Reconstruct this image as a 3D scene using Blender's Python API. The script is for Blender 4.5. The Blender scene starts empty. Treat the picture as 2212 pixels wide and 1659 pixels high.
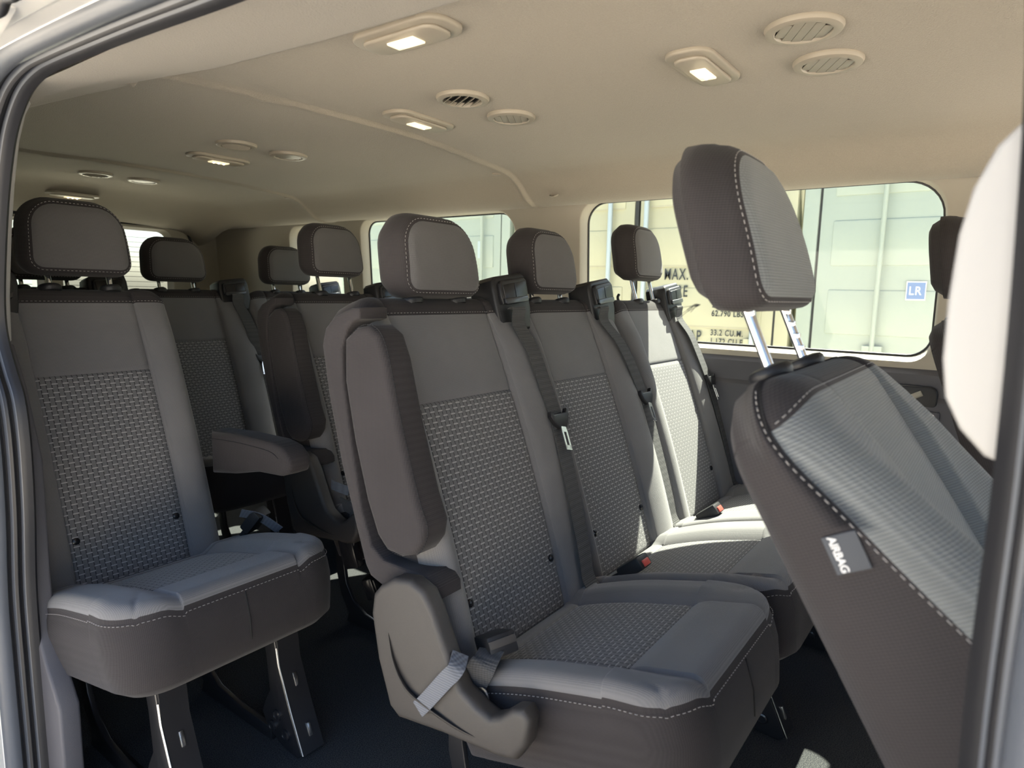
import bpy, bmesh, math, random
from math import sin, cos, pi, radians, hypot, sqrt
from mathutils import Vector, Matrix
random.seed(7)
SC = bpy.context.scene
COL = SC.collection

# ------------------------------------------------------------------ camera, sky, sun, exposure
def camera():
    yaw, pitch, roll = .6347, .1376, .0226
    F = Vector((-cos(yaw)*cos(pitch), -sin(yaw)*cos(pitch), -sin(pitch)))
    R = F.cross(Vector((0, 0, 1))).normalized(); U = R.cross(F)
    c, s = cos(roll), sin(roll)
    R, U = c*R + s*U, -s*R + c*U
    cd = bpy.data.cameras.new('camera'); co = bpy.data.objects.new('camera', cd); COL.objects.link(co)
    co.matrix_world = Matrix(((R.x, U.x, -F.x, 1.27), (R.y, U.y, -F.y, 0), (R.z, U.z, -F.z, 1.0), (0, 0, 0, 1)))
    cd.sensor_width = 36; cd.lens = 1421.8/2212*36; cd.clip_start = .02
    cd.dof.use_dof = True; cd.dof.focus_distance = 1.5; cd.dof.aperture_fstop = 6.5
    SC.camera = co
camera()
W = bpy.data.worlds.new('sky'); SC.world = W; W.use_nodes = True
nt = W.node_tree; nt.nodes.clear()
o_ = nt.nodes.new('ShaderNodeOutputWorld'); bg = nt.nodes.new('ShaderNodeBackground')
sky = nt.nodes.new('ShaderNodeTexSky'); sky.sky_type = 'NISHITA'; sky.sun_disc = False
sky.sun_elevation = radians(56); sky.sun_rotation = radians(-90); sky.air_density = 1.0; sky.dust_density = 2.5
nt.links.new(sky.outputs[0], bg.inputs[0]); nt.links.new(bg.outputs[0], o_.inputs[0]); bg.inputs[1].default_value = .30
SUN_DIR = Vector((-.725, .05, .915)).normalized()
sd = bpy.data.lights.new('sun', 'SUN'); sd.energy = 18; sd.color = (1, .94, .82); sd.angle = .0093
so = bpy.data.objects.new('sun', sd); COL.objects.link(so); so.rotation_euler = SUN_DIR.to_track_quat('Z', 'Y').to_euler()
so.location = SUN_DIR*20
SC.view_settings.view_transform = 'Standard'; SC.view_settings.look = 'None'; SC.view_settings.gamma = 1
SC.view_settings.exposure = .66; SC.view_settings.use_curve_mapping = False
cy = SC.cycles
cy.use_denoising = True; cy.max_bounces = 12; cy.diffuse_bounces = 6; cy.glossy_bounces = 4
cy.transparent_max_bounces = 12; cy.sample_clamp_indirect = 8; cy.caustics_reflective = False; cy.caustics_refractive = False

# ------------------------------------------------------------------ materials
class N:
    def __init__(s, m): s.t = m.node_tree
    def n(s, t, **k):
        x = s.t.nodes.new(t)
        for a, b in k.items(): setattr(x, a, b)
        return x
    def m(s, op, a, b=None, c=None):
        x = s.t.nodes.new('ShaderNodeMath'); x.operation = op
        for i, v in enumerate((a, b, c)):
            if v is None: continue
            if isinstance(v, (int, float)): x.inputs[i].default_value = v
            else: s.t.links.new(v, x.inputs[i])
        return x.outputs[0]
    def l(s, a, b): s.t.links.new(a, b)
def mat(name, col, rough=.6, metal=0, bump=0, bscale=300, var=0, vscale=6, spec=.4, sheen=0, emit=None, estr=0, coat=0):
    m = bpy.data.materials.new(name); m.use_nodes = True
    g = N(m); b = m.node_tree.nodes['Principled BSDF']
    b.inputs['Base Color'].default_value = (*col, 1); b.inputs['Roughness'].default_value = rough
    b.inputs['Metallic'].default_value = metal; b.inputs['Specular IOR Level'].default_value = spec
    if coat: b.inputs['Coat Weight'].default_value = coat; b.inputs['Coat Roughness'].default_value = .1
    if sheen: b.inputs['Sheen Weight'].default_value = sheen; b.inputs['Sheen Roughness'].default_value = .4
    if emit: b.inputs['Emission Color'].default_value = (*emit, 1); b.inputs['Emission Strength'].default_value = estr
    tc = g.n('ShaderNodeTexCoord').outputs['Object']
    if bump:
        n = g.n('ShaderNodeTexNoise'); n.inputs['Scale'].default_value = bscale; n.inputs['Detail'].default_value = 2; g.l(tc, n.inputs[0])
        bu = g.n('ShaderNodeBump'); bu.inputs['Strength'].default_value = bump; bu.inputs['Distance'].default_value = .001
        g.l(n.outputs[0], bu.inputs['Height']); g.l(bu.outputs[0], b.inputs['Normal'])
    if var:
        n = g.n('ShaderNodeTexNoise'); n.inputs['Scale'].default_value = vscale; n.inputs['Detail'].default_value = 3; g.l(tc, n.inputs[0])
        r = g.n('ShaderNodeMapRange'); g.l(n.outputs[0], r.inputs[0]); r.inputs[3].default_value = 1-var; r.inputs[4].default_value = 1+var
        mx = g.n('ShaderNodeVectorMath', operation='SCALE'); mx.inputs[0].default_value = col; g.l(r.outputs[0], mx.inputs['Scale'])
        g.l(mx.outputs[0], b.inputs['Base Color'])
    return m
def fabric(name, col, axes=(0, 2), pitch=.0016, amp=.18, bump=.35, sheen=.25):
    """plain upholstery cloth: a fine rib along the first axis, crossed by a finer thread"""
    m = mat(name, col, .92, spec=.2, sheen=sheen); g = N(m); b = m.node_tree.nodes['Principled BSDF']
    sp = g.n('ShaderNodeSeparateXYZ'); g.l(g.n('ShaderNodeTexCoord').outputs['Object'], sp.inputs[0])
    x, z = sp.outputs[axes[0]], sp.outputs[axes[1]]
    a = g.m('SINE', g.m('MULTIPLY', z, 2*pi/pitch)); c = g.m('SINE', g.m('MULTIPLY', x, 2*pi/(pitch*1.3)))
    h = g.m('MULTIPLY_ADD', c, .5, a)
    k = g.m('MULTIPLY_ADD', h, amp*.5, 1)
    n = g.n('ShaderNodeTexNoise'); n.inputs['Scale'].default_value = 9; g.l(sp.inputs[0].links[0].from_socket, n.inputs[0])
    k = g.m('MULTIPLY', k, g.m('MULTIPLY_ADD', n.outputs[0], .24, .88))
    mx = g.n('ShaderNodeVectorMath', operation='SCALE'); mx.inputs[0].default_value = col; g.l(k, mx.inputs['Scale'])
    g.l(mx.outputs[0], b.inputs['Base Color'])
    bu = g.n('ShaderNodeBump'); bu.inputs['Strength'].default_value = bump; bu.inputs['Distance'].default_value = .0006
    g.l(h, bu.inputs['Height']); g.l(bu.outputs[0], b.inputs['Normal'])
    return m
def woven(name, base, dash, dark, axes, p=.0205, h=.0096):
    m = mat(name, base, .85, spec=.25, sheen=.2); g = N(m); b = m.node_tree.nodes['Principled BSDF']
    sp = g.n('ShaderNodeSeparateXYZ'); g.l(g.n('ShaderNodeTexCoord').outputs['Object'], sp.inputs[0])
    x, z = sp.outputs[axes[0]], sp.outputs[axes[1]]
    zz = g.m('DIVIDE', z, h); k = g.m('FLOOR', zz); fz = g.m('FRACT', zz)
    u = g.m('FRACT', g.m('ADD', g.m('MULTIPLY_ADD', k, .5, 100.), g.m('DIVIDE', x, p)))
    band = g.m('LESS_THAN', fz, .26); dd = g.m('MULTIPLY', g.m('LESS_THAN', u, .56), band)
    e1 = g.m('LESS_THAN', g.m('ABSOLUTE', g.m('SUBTRACT', u, .05)), .045)
    e2 = g.m('LESS_THAN', g.m('ABSOLUTE', g.m('SUBTRACT', u, .56)), .045)
    ed = g.m('MULTIPLY', g.m('MAXIMUM', e1, e2), g.m('SUBTRACT', 1, dd))
    under = g.m('MULTIPLY', g.m('LESS_THAN', g.m('ABSOLUTE', g.m('SUBTRACT', fz, .93)), .07), g.m('LESS_THAN', g.m('ABSOLUTE', g.m('SUBTRACT', u, .79)), .23))
    ed = g.m('MAXIMUM', ed, g.m('MULTIPLY', under, .25))
    m1 = g.n('ShaderNodeMix', data_type='RGBA'); m1.inputs['A'].default_value = (*base, 1); m1.inputs['B'].default_value = (*dash, 1); g.l(dd, m1.inputs['Factor'])
    m2 = g.n('ShaderNodeMix', data_type='RGBA'); g.l(m1.outputs['Result'], m2.inputs['A']); m2.inputs['B'].default_value = (*dark, 1)
    g.l(g.m('MULTIPLY', ed, .85), m2.inputs['Factor']); g.l(m2.outputs['Result'], b.inputs['Base Color'])
    hgt = g.m('SUBTRACT', g.m('MULTIPLY', g.m('SINE', g.m('MULTIPLY', fz, pi)), .6), ed)
    bu = g.n('ShaderNodeBump'); bu.inputs['Strength'].default_value = .5; bu.inputs['Distance'].default_value = .0012
    g.l(hgt, bu.inputs['Height']); g.l(bu.outputs[0], b.inputs['Normal'])
    return m
def carpet(name, a, b_, scale):
    m = mat(name, a, 1, spec=.1, sheen=.1); g = N(m); b = m.node_tree.nodes['Principled BSDF']
    tc = g.n('ShaderNodeTexCoord').outputs['Object']
    n = g.n('ShaderNodeTexNoise'); n.inputs['Scale'].default_value = scale; n.inputs['Detail'].default_value = 3; g.l(tc, n.inputs[0])
    r = g.n('ShaderNodeValToRGB'); r.color_ramp.elements[0].position = .35; r.color_ramp.elements[1].position = .65
    r.color_ramp.elements[0].color = (*a, 1); r.color_ramp.elements[1].color = (*b_, 1)
    g.l(n.outputs[0], r.inputs[0]); g.l(r.outputs[0], b.inputs['Base Color'])
    bu = g.n('ShaderNodeBump'); bu.inputs['Strength'].default_value = .8; bu.inputs['Distance'].default_value = .003
    g.l(n.outputs[0], bu.inputs['Height']); g.l(bu.outputs[0], b.inputs['Normal'])
    return m
def glassmat(name, tint):
    m = bpy.data.materials.new(name); m.use_nodes = True; t = m.node_tree; t.nodes.clear()
    o = t.nodes.new('ShaderNodeOutputMaterial'); mx = t.nodes.new('ShaderNodeMixShader')
    tr = t.nodes.new('ShaderNodeBsdfTransparent'); gl = t.nodes.new('ShaderNodeBsdfGlossy'); fr = t.nodes.new('ShaderNodeFresnel')
    tr.inputs[0].default_value = (*tint, 1); gl.inputs['Roughness'].default_value = .02; fr.inputs[0].default_value = 1.35
    t.links.new(fr.outputs[0], mx.inputs[0]); t.links.new(tr.outputs[0], mx.inputs[1]); t.links.new(gl.outputs[0], mx.inputs[2]); t.links.new(mx.outputs[0], o.inputs[0])
    return m
GREY = (.172, .169, .172); CHAR = (.040, .036, .037)
M = dict(
    grey=fabric('grey_cloth', GREY), grey_c=fabric('grey_cloth_seat', GREY, (0, 1)),
    char=fabric('charcoal_cloth', CHAR, (0, 2), .0022, .3, sheen=.1), char_c=fabric('charcoal_cloth_seat', CHAR, (0, 2), .0018, .25, sheen=.1),
    char_s=fabric('charcoal_twill', CHAR, (1, 2), .0026, .28, .2, sheen=.1),
    greyf=fabric('grey_ribbed_cloth', (.18, .19, .19), (0, 2), .0030, .30, .5),
    hgrey=fabric('headrest_cloth', (.125, .121, .123)),
    wov=woven('woven_panel_cloth', (.150, .149, .152), (.34, .335, .33), (.028, .028, .03), (0, 2)),
    wov_c=woven('woven_panel_cloth_seat', (.150, .149, .152), (.29, .285, .28), (.028, .028, .03), (0, 1)),
    thread=mat('pale_thread', (.34, .32, .31), .8), dthread=mat('dark_thread', (.02, .02, .022), .9),
    seam=mat('dark_seam_thread', (.02, .02, .02), .9),  # dark thread of the seam down the cushion skirt
    black=mat('black_plastic', (.018, .018, .02), .42, bump=.25, bscale=900), gloss=mat('black_gloss_plastic', (.012, .012, .014), .22),
    cover=mat('grained_grey_plastic', (.050, .045, .042), .46, bump=.5, bscale=1400, spec=.5),
    steel=mat('black_painted_steel', (.030, .030, .034), .32, .3, spec=.6, coat=.4), chrome=mat('chrome', (.80, .82, .84), .10, 1),
    bright=mat('bright_metal', (.75, .75, .76), .25, 1), rivet=mat('steel_rivet', (.12, .12, .13), .25, .8),
    web=fabric('belt_webbing', (.075, .075, .076), (1, 2), .0035, .35, .4, .1), webl=fabric('pale_grey_webbing', (.14, .147, .165), (0, 2), .004, .35, .4, .1),
    red=mat('red_button', (.62, .09, .07), .35), liner=mat('headliner_felt', (.380, .340, .280), .95, bump=1.0, bscale=380, var=.10, vscale=330, spec=.1, sheen=.15),
    pillar=mat('beige_plastic', (.43, .395, .325), .6, bump=.2, bscale=900), bezel=mat('beige_bezel', (.36, .32, .26), .42, bump=.1, bscale=900),
    vane=mat('beige_vane', (.31, .28, .23), .4), lens=mat('lamp_lens', (.9, .85, .7), .25, emit=(1, .82, .5), estr=.55),
    bulb=mat('lamp_bulb', (1, .9, .7), .3, emit=(1, .80, .48), estr=6), lower=mat('grey_trim_plastic', (.095, .093, .105), .55, bump=.3, bscale=1000),
    white=mat('white_trim', (.44, .43, .415), .5), paint=mat('white_car_paint', (.86, .84, .80), .35, coat=.2),
    rubber=mat('black_rubber', (.014, .014, .017), .5, spec=.5), rubber2=mat('grey_rubber', (.11, .12, .14), .35, spec=.5),
    carpet=carpet('dark_carpet', (.016, .018, .024), (.080, .082, .080), 420), cream=mat('cream_container_paint', (.43, .405, .285), .55, var=.04, vscale=3),
    pale=mat('pale_container_paint', (.335, .37, .32), .55, var=.04, vscale=3), stencil=mat('stencil_ink', (.03, .035, .04), .7), stain=mat('rust_stain', (.40, .37, .27), .8), galv=mat('galvanised_steel', (.42, .47, .50), .45, .4),
    gasket=mat('container_gasket', (.03, .03, .03), .7), blue=mat('blue_sticker', (.13, .20, .38), .5), conc=mat('pale_concrete', (.78, .71, .60), .9, var=.1, vscale=1.5, bump=.3, bscale=60),
    glass=glassmat('tinted_glass', (.86, .93, .87)), glassr=glassmat('rear_glass', (.85, .92, .87)), tagc=mat('tag_cloth', (.07, .075, .085), .8), ink=mat('white_ink', (.72, .72, .72), .7),
)

# ------------------------------------------------------------------ mesh helpers
def link(name, verts, faces, mats, parent=None, fm=None, smooth=True, loc=None, rot=None, recalc=True):
    me = bpy.data.meshes.new(name); me.from_pydata([tuple(v) for v in verts], [], faces)
    if not isinstance(mats, (list, tuple)): mats = [mats]
    for m in mats: me.materials.append(m)
    if fm: me.polygons.foreach_set('material_index', fm)
    if recalc:
        bm = bmesh.new(); bm.from_mesh(me); bmesh.ops.recalc_face_normals(bm, faces=bm.faces); bm.to_mesh(me); bm.free()
    me.polygons.foreach_set('use_smooth', [smooth]*len(me.polygons))
    o = bpy.data.objects.new(name, me); COL.objects.link(o)
    if parent: o.parent = parent
    if loc: o.location = loc
    if rot: o.rotation_euler = rot
    return o
def auto(o, ang=35):
    o.data.set_sharp_from_angle(angle=radians(ang)); return o
def empty(name, loc, label, cat, group=None):
    o = bpy.data.objects.new(name, None); COL.objects.link(o); o.location = loc; o.empty_display_size = .1
    o['label'] = label; o['category'] = cat
    if group: o['group'] = group
    return o
def tag(o, label, cat, group=None):
    o['label'] = label; o['category'] = cat
    if group: o['group'] = group
    return o
def struct(o): o['kind'] = 'structure'; return o
class MB:
    """collects simple solids into one mesh"""
    def __init__(s): s.v = []; s.f = []; s.m = []
    def add(s, v, f, mi=0):
        k = len(s.v); s.v += [tuple(x) for x in v]; s.f += [[i+k for i in q] for q in f]; s.m += [mi]*len(f); return s
    def bm(s, bm, mi=0):
        bm.verts.index_update(); s.add([v.co[:] for v in bm.verts], [[v.index for v in f.verts] for f in bm.faces], mi); bm.free(); return s
    def box(s, c, d, bev=0, mi=0, rot=None, seg=2):
        bm = bmesh.new(); bmesh.ops.create_cube(bm, size=1)
        for v in bm.verts: v.co = Vector((v.co.x*d[0], v.co.y*d[1], v.co.z*d[2]))
        if bev: bmesh.ops.bevel(bm, geom=bm.edges[:], offset=bev, segments=seg, affect='EDGES', profile=.6)
        if rot: bmesh.ops.rotate(bm, verts=bm.verts, cent=(0, 0, 0), matrix=rot)
        bmesh.ops.translate(bm, verts=bm.verts, vec=c); return s.bm(bm, mi)
    def prism(s, poly, axis, a, b, bev=0, mi=0, seg=3):
        bm = bmesh.new()
        def P(p, t): return {'x': (t, p[0], p[1]), 'y': (p[0], t, p[1]), 'z': (p[0], p[1], t)}[axis]
        A = [bm.verts.new(P(p, a)) for p in poly]; B = [bm.verts.new(P(p, b)) for p in poly]
        bm.faces.new(A); bm.faces.new(B[::-1]); n = len(poly)
        for i in range(n): bm.faces.new((A[i], B[i], B[(i+1) % n], A[(i+1) % n]))
        bmesh.ops.recalc_face_normals(bm, faces=bm.faces)
        if bev:
            ed = [e for e in bm.edges if (e.verts[0] in A) == (e.verts[1] in A)]
            bmesh.ops.bevel(bm, geom=ed, offset=bev, segments=seg, affect='EDGES', profile=.5)
        return s.bm(bm, mi)
    def cyl(s, p, q, r, seg=20, mi=0, r2=None):
        p, q = Vector(p), Vector(q); d = (q-p).normalized(); a = d.orthogonal().normalized(); b = d.cross(a); r2 = r if r2 is None else r2
        v = [p+(a*cos(2*pi*i/seg)+b*sin(2*pi*i/seg))*r for i in range(seg)]+[q+(a*cos(2*pi*i/seg)+b*sin(2*pi*i/seg))*r2 for i in range(seg)]
        f = [[i, (i+1) % seg, seg+(i+1) % seg, seg+i] for i in range(seg)]+[list(range(seg))[::-1], list(range(seg, 2*seg))]
        return s.add(v, f, mi)
    def tube(s, pts, r, seg=10, mi=0, closed=False, sx=1):
        pts = [Vector(p) for p in pts]; n = len(pts); v = []; f = []
        up = None
        for i, p in enumerate(pts):
            t = (pts[(i+1) % n] if (i < n-1 or closed) else p)-(pts[i-1] if (i > 0 or closed) else p); t.normalize()
            if up is None: up = t.orthogonal().normalized()
            up = (up-t*up.dot(t)).normalized(); w = t.cross(up)
            rr = r[i] if isinstance(r, (list, tuple)) else r
            v += [p+(up*cos(2*pi*k/seg)+w*sin(2*pi*k/seg)*sx)*rr for k in range(seg)]
        m = n if closed else n-1
        for i in range(m):
            for k in range(seg):
                j = (i+1) % n; f.append([i*seg+k, i*seg+(k+1) % seg, j*seg+(k+1) % seg, j*seg+k])
        if not closed: f += [list(range(seg))[::-1], list(range((n-1)*seg, n*seg))]
        return s.add(v, f, mi)
    def lathe(s, prof, c, axis, seg=32, mi=0):
        """prof: (radius, height) along axis from c"""
        ax = Vector(axis).normalized(); a = ax.orthogonal().normalized(); b = ax.cross(a); v = []; f = []; n = len(prof)
        for r, h in prof: v += [Vector(c)+ax*h+(a*cos(2*pi*k/seg)+b*sin(2*pi*k/seg))*max(r, 1e-5) for k in range(seg)]
        for i in range(n-1):
            for k in range(seg): f.append([i*seg+k, i*seg+(k+1) % seg, (i+1)*seg+(k+1) % seg, (i+1)*seg+k])
        return s.add(v, f, mi)
    def out(s, name, mats, parent=None, smooth=True, ang=38, **k):
        o = link(name, s.v, s.f, mats, parent, s.m, smooth, **k)
        if smooth: auto(o, ang)
        return o
def ribbon(pts, wd, w, t=.0016):
    """strap through pts; wd = width direction"""
    pts = [Vector(p) for p in pts]; wd = Vector(wd).normalized(); v = []; f = []; n = len(pts)
    for i, p in enumerate(pts):
        tg = (pts[min(i+1, n-1)]-pts[max(i-1, 0)]).normalized(); wv = (wd-tg*wd.dot(tg)).normalized(); nr = tg.cross(wv)
        v += [p-wv*w/2+nr*t/2, p+wv*w/2+nr*t/2, p+wv*w/2-nr*t/2, p-wv*w/2-nr*t/2]
    for i in range(n-1):
        for k in range(4): f.append([i*4+k, i*4+(k+1) % 4, i*4+4+(k+1) % 4, i*4+4+k])
    return v, f+[[3, 2, 1, 0], [n*4-4, n*4-3, n*4-2, n*4-1]]
def spline(pts, n=8):
    P = [Vector(p) for p in pts]; P = [2*P[0]-P[1]]+P+[2*P[-1]-P[-2]]; out = []
    for i in range(1, len(P)-2):
        for k in range(n):
            t = k/n; a, b, c, d = P[i-1:i+3]
            out.append(.5*((2*b)+(c-a)*t+(2*a-5*b+4*c-d)*t*t+(3*b-a-3*c+d)*t**3))
    return out+[P[-2]]
def stitches(pts, nrm, L=.0046, gap=.0034, w=.0007, t=.0007, lift=.0004):
    mb = MB(); pts = [Vector(p) for p in pts]; acc = 0; segs = []
    d = [0]
    for i in range(1, len(pts)): d.append(d[-1]+(pts[i]-pts[i-1]).length)
    def at(s):
        lo = 0
        for i in range(1, len(pts)):
            if d[i] >= s: lo = i; break
        else: lo = len(pts)-1
        u = (s-d[lo-1])/max(1e-9, d[lo]-d[lo-1]); return pts[lo-1].lerp(pts[lo], u), Vector(nrm[lo-1]).lerp(Vector(nrm[lo]), u)
    s = 0
    while s+L < d[-1]:
        (a, na), (b, nb) = at(s), at(s+L); tg = (b-a).normalized(); n = (na+nb).normalized(); n = (n-tg*n.dot(tg)).normalized(); q = tg.cross(n)*w/2
        A, B = a+n*lift, b+n*lift
        v = [A-q-n*t, A+q-n*t, B+q-n*t, B-q-n*t, A-q*.8+n*t*.6+tg*.0006, A+q*.8+n*t*.6+tg*.0006, B+q*.8+n*t*.6-tg*.0006, B-q*.8+n*t*.6-tg*.0006]
        mb.add(v, [[0, 1, 5, 4], [1, 2, 6, 5], [2, 3, 7, 6], [3, 0, 4, 7], [4, 5, 6, 7]])
        s += L+gap
    return mb
def lin(a, b, seams, step, g=.0035):
    """columns from a to b, close together at the seams"""
    s = set([a, b])
    for q in seams: s |= {q-g, q-g*.5, q, q+g*.5, q+g}
    for q in (.002, .005, .009, .014, .02, .027, .035): s |= {a+q, b-q}
    n = max(2, int((b-a)/step))
    base = sorted(s); s2 = set(base)
    for i in range(n+1):
        x = a+(b-a)*i/n
        if min(abs(x-y) for y in base) > step*.35: s2.add(x)
    return sorted(s2)
class Pillow:
    """upholstered block: rounded-rectangle face in (x,z) with height hf(x,z,e) along +y, a skirt behind it and a closed back"""
    def __init__(s, xs, zs, rc, hf, skirt, mf, warp=None, roll=.03, soft=False):
        s.soft = soft
        s.xs, s.zs, s.rc, s.hf, s.warp, s.roll = xs, zs, rc, hf, warp or (lambda p: p), roll
        nx, nz = len(xs), len(zs); V = []; F = []; FM = []
        for z in zs:
            for x in xs: V.append(s.raw(x, z)[0])
        for j in range(nz-1):
            for i in range(nx-1):
                F.append([j*nx+i, j*nx+i+1, (j+1)*nx+i+1, (j+1)*nx+i])
                cx, cz = (xs[i]+xs[i+1])/2, (zs[j]+zs[j+1])/2; FM.append(mf(cx, cz, s.map(cx, cz)[2], 0))
        loop = [(i, 0) for i in range(nx)]+[(nx-1, j) for j in range(1, nz)]+[(i, nz-1) for i in range(nx-2, -1, -1)]+[(0, j) for j in range(nz-2, 0, -1)]
        idx = [j*nx+i for i, j in loop]; P = [V[k] for k in idx]; n = len(P); s.loopP = P
        NR = []
        for k in range(n):
            t = Vector((P[(k+1) % n][0]-P[k-1][0], P[(k+1) % n][2]-P[k-1][2]))
            NR.append(Vector((-t.y, t.x)).normalized() if t.length > 1e-9 else Vector((0, 1)))
        s.NR = NR; prev = idx
        for q, (dep, ins) in enumerate(skirt):
            fade = 1-(q+1)/len(skirt); st = len(V)
            for k in range(n):
                V.append((P[k][0]+NR[k].x*ins, -dep+(P[k][1]+roll)*fade, P[k][2]+NR[k].y*ins))
            cur = list(range(st, st+n))
            for k in range(n):
                F.append([prev[k], cur[k], cur[(k+1) % n], prev[(k+1) % n]])
                a, b = V[prev[k]], V[prev[(k+1) % n]]; FM.append(mf((a[0]+b[0])/2, (a[2]+b[2])/2, q, 1))
            prev = cur
        F.append(prev[::-1]); FM.append(mf(0, 0, 0, 2))
        s.V = [s.warp(Vector(v)) for v in V]; s.F = F; s.FM = FM
    def map(s, a, b):
        X0, X1, Z0, Z1 = s.xs[0], s.xs[-1], s.zs[0], s.zs[-1]; bl, br, tr, tl = s.rc
        dl, dr, db, dt = a-X0, X1-a, b-Z0, Z1-b
        for r, da, dz, sx, sz, cx, cz in ((bl, dl, db, -1, -1, X0+bl, Z0+bl), (br, dr, db, 1, -1, X1-br, Z0+br), (tr, dr, dt, 1, 1, X1-tr, Z1-tr), (tl, dl, dt, -1, 1, X0+tl, Z1-tl)):
            if da < r and dz < r:
                p, q = (r-da)/r, (r-dz)/r; m = max(p, q); L = hypot(p, q)
                if s.soft:
                    P_, Q_ = p*sqrt(1-q*q/2), q*sqrt(1-p*p/2)
                    return cx+sx*P_*r, cz+sz*Q_*r, r*(1-min(1, hypot(P_, Q_)))
                if L > 0: p, q = p*m/L, q*m/L
                return cx+sx*p*r, cz+sz*q*r, r*(1-m)
        return a, b, min(dl, dr, db, dt)
    def raw(s, a, b):
        x, z, e = s.map(a, b)
        return (x, s.hf(x, z, e), z), e
    def surf(s, a, b):
        h = .0015; p = Vector(s.raw(a, b)[0]); px = Vector(s.raw(a+h, b)[0]); pz = Vector(s.raw(a, b+h)[0])
        W = s.warp; p, px, pz = W(p.copy()), W(px), W(pz); n = (pz-p).cross(px-p)
        return p, n.normalized()
    def ring(s, e, u0, u1, n=120):
        """points at distance e from the edge; u runs 0..4 along bottom, right, top, left"""
        X0, X1, Z0, Z1 = s.xs[0]+e, s.xs[-1]-e, s.zs[0]+e, s.zs[-1]-e; o = []
        for k in range(n+1):
            u = u0+(u1-u0)*k/n; q = int(u) % 4; t = u-int(u)
            a, b = ((X0+(X1-X0)*t, Z0), (X1, Z0+(Z1-Z0)*t), (X1-(X1-X0)*t, Z1), (X0, Z1-(Z1-Z0)*t))[q]
            o.append(s.surf(a, b))
        return [p for p, _ in o], [m for _, m in o]
    def build(s, name, mats, parent, **k): return link(name, s.V, s.F, mats, parent, s.FM, **k)
def textmesh(o):
    dg = bpy.context.evaluated_depsgraph_get(); me = bpy.data.meshes.new_from_object(o.evaluated_get(dg)); n = bpy.data.objects.new(o.name+'_mesh', me); COL.objects.link(n)
    n.parent = o.parent; n.location = o.location; n.rotation_euler = o.rotation_euler; n.scale = o.scale; nm = o.name; bpy.data.objects.remove(o); n.name = nm
    return n
def rollf(e, r): return 0 if e >= r else -(r-sqrt(max(0, r*r-(r-max(e, 0))**2)))
def gro(d, w=.0028, a=.0045): return -a*math.exp(-(d/w)**2)
def sm(t): t = max(0, min(1, t)); return t*t*(3-2*t)

# ------------------------------------------------------------------ seat parts
def headrest(root, hx, z0, y0, z1y, lean=.20, w=.235, h=.165, T=.088, post_to=.90, sp=.0625, notched=False, thin=False, guides=True, gz=None, gy=None):
    hw = w/2
    def hf(x, z, e): return rollf(e, .03)+.006*(1-(x/hw)**2)+.006*sin(pi*z/h)+gro(e-.013, .0022, .002)
    def warp(p):
        k = 1-(.17 if notched else .13)*max(0, (p.z/h))**2; p.x *= k; p.y -= p.z*lean; return p
    xs, zs = lin(-hw, hw, [], .012), lin(0, h, [], .012)
    pl = Pillow(xs, zs, (.034, .034, .085 if notched else .062, .085 if notched else .062), hf, [(.034, -.002), (.045, -.003), (.06, -.002), (T-.02, .004), (T-.006, .014), (T, .028)],
                lambda x, z, e, k: 1 if (k or e < .013) else 0, warp)
    o = pl.build('headrest', [M['greyf'] if notched else M['hgrey'], M['char_s']], root, loc=(hx, y0, z0))
    p, n = pl.ring(.009, 0, 4, 260); stitches(p, n).out('stitching', M['thread'], o, smooth=False)
    # posts run down into the backrest
    for s_ in (-1, 1):
        a = Vector((s_*sp, -T*.5, .012)); b = Vector((s_*sp, -T*.5+(z0-post_to)*z1y, post_to-z0)); mb = MB(); mb.cyl(a, b, .0058, 18)
        if notched:
            for k in range(4 if s_ < 0 else 1):
                t = .18+.17*k; c = a.lerp(b, t); mb.box(c+Vector((.003, .003, 0)), (.0085, .0085, .006), .001, 1)
        mb.out('headrest_post', [M['chrome'], M['bright']], o)
    if guides:
        gz = gz or post_to; t = (z0-gz)
        for s_ in (-1, 1):
            c = (hx+s_*sp, y0-T*.5+t*z1y, gz); mb = MB()
            mb.lathe([(0, .010), (.014, .010), (.021, .008), (.0235, .004), (.0235, 0), (.021, -.006), (0, -.006)], c, (0, -z1y, 1), 28)
            g = mb.out('headrest_guide', M['black'], root)
    return o
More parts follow.
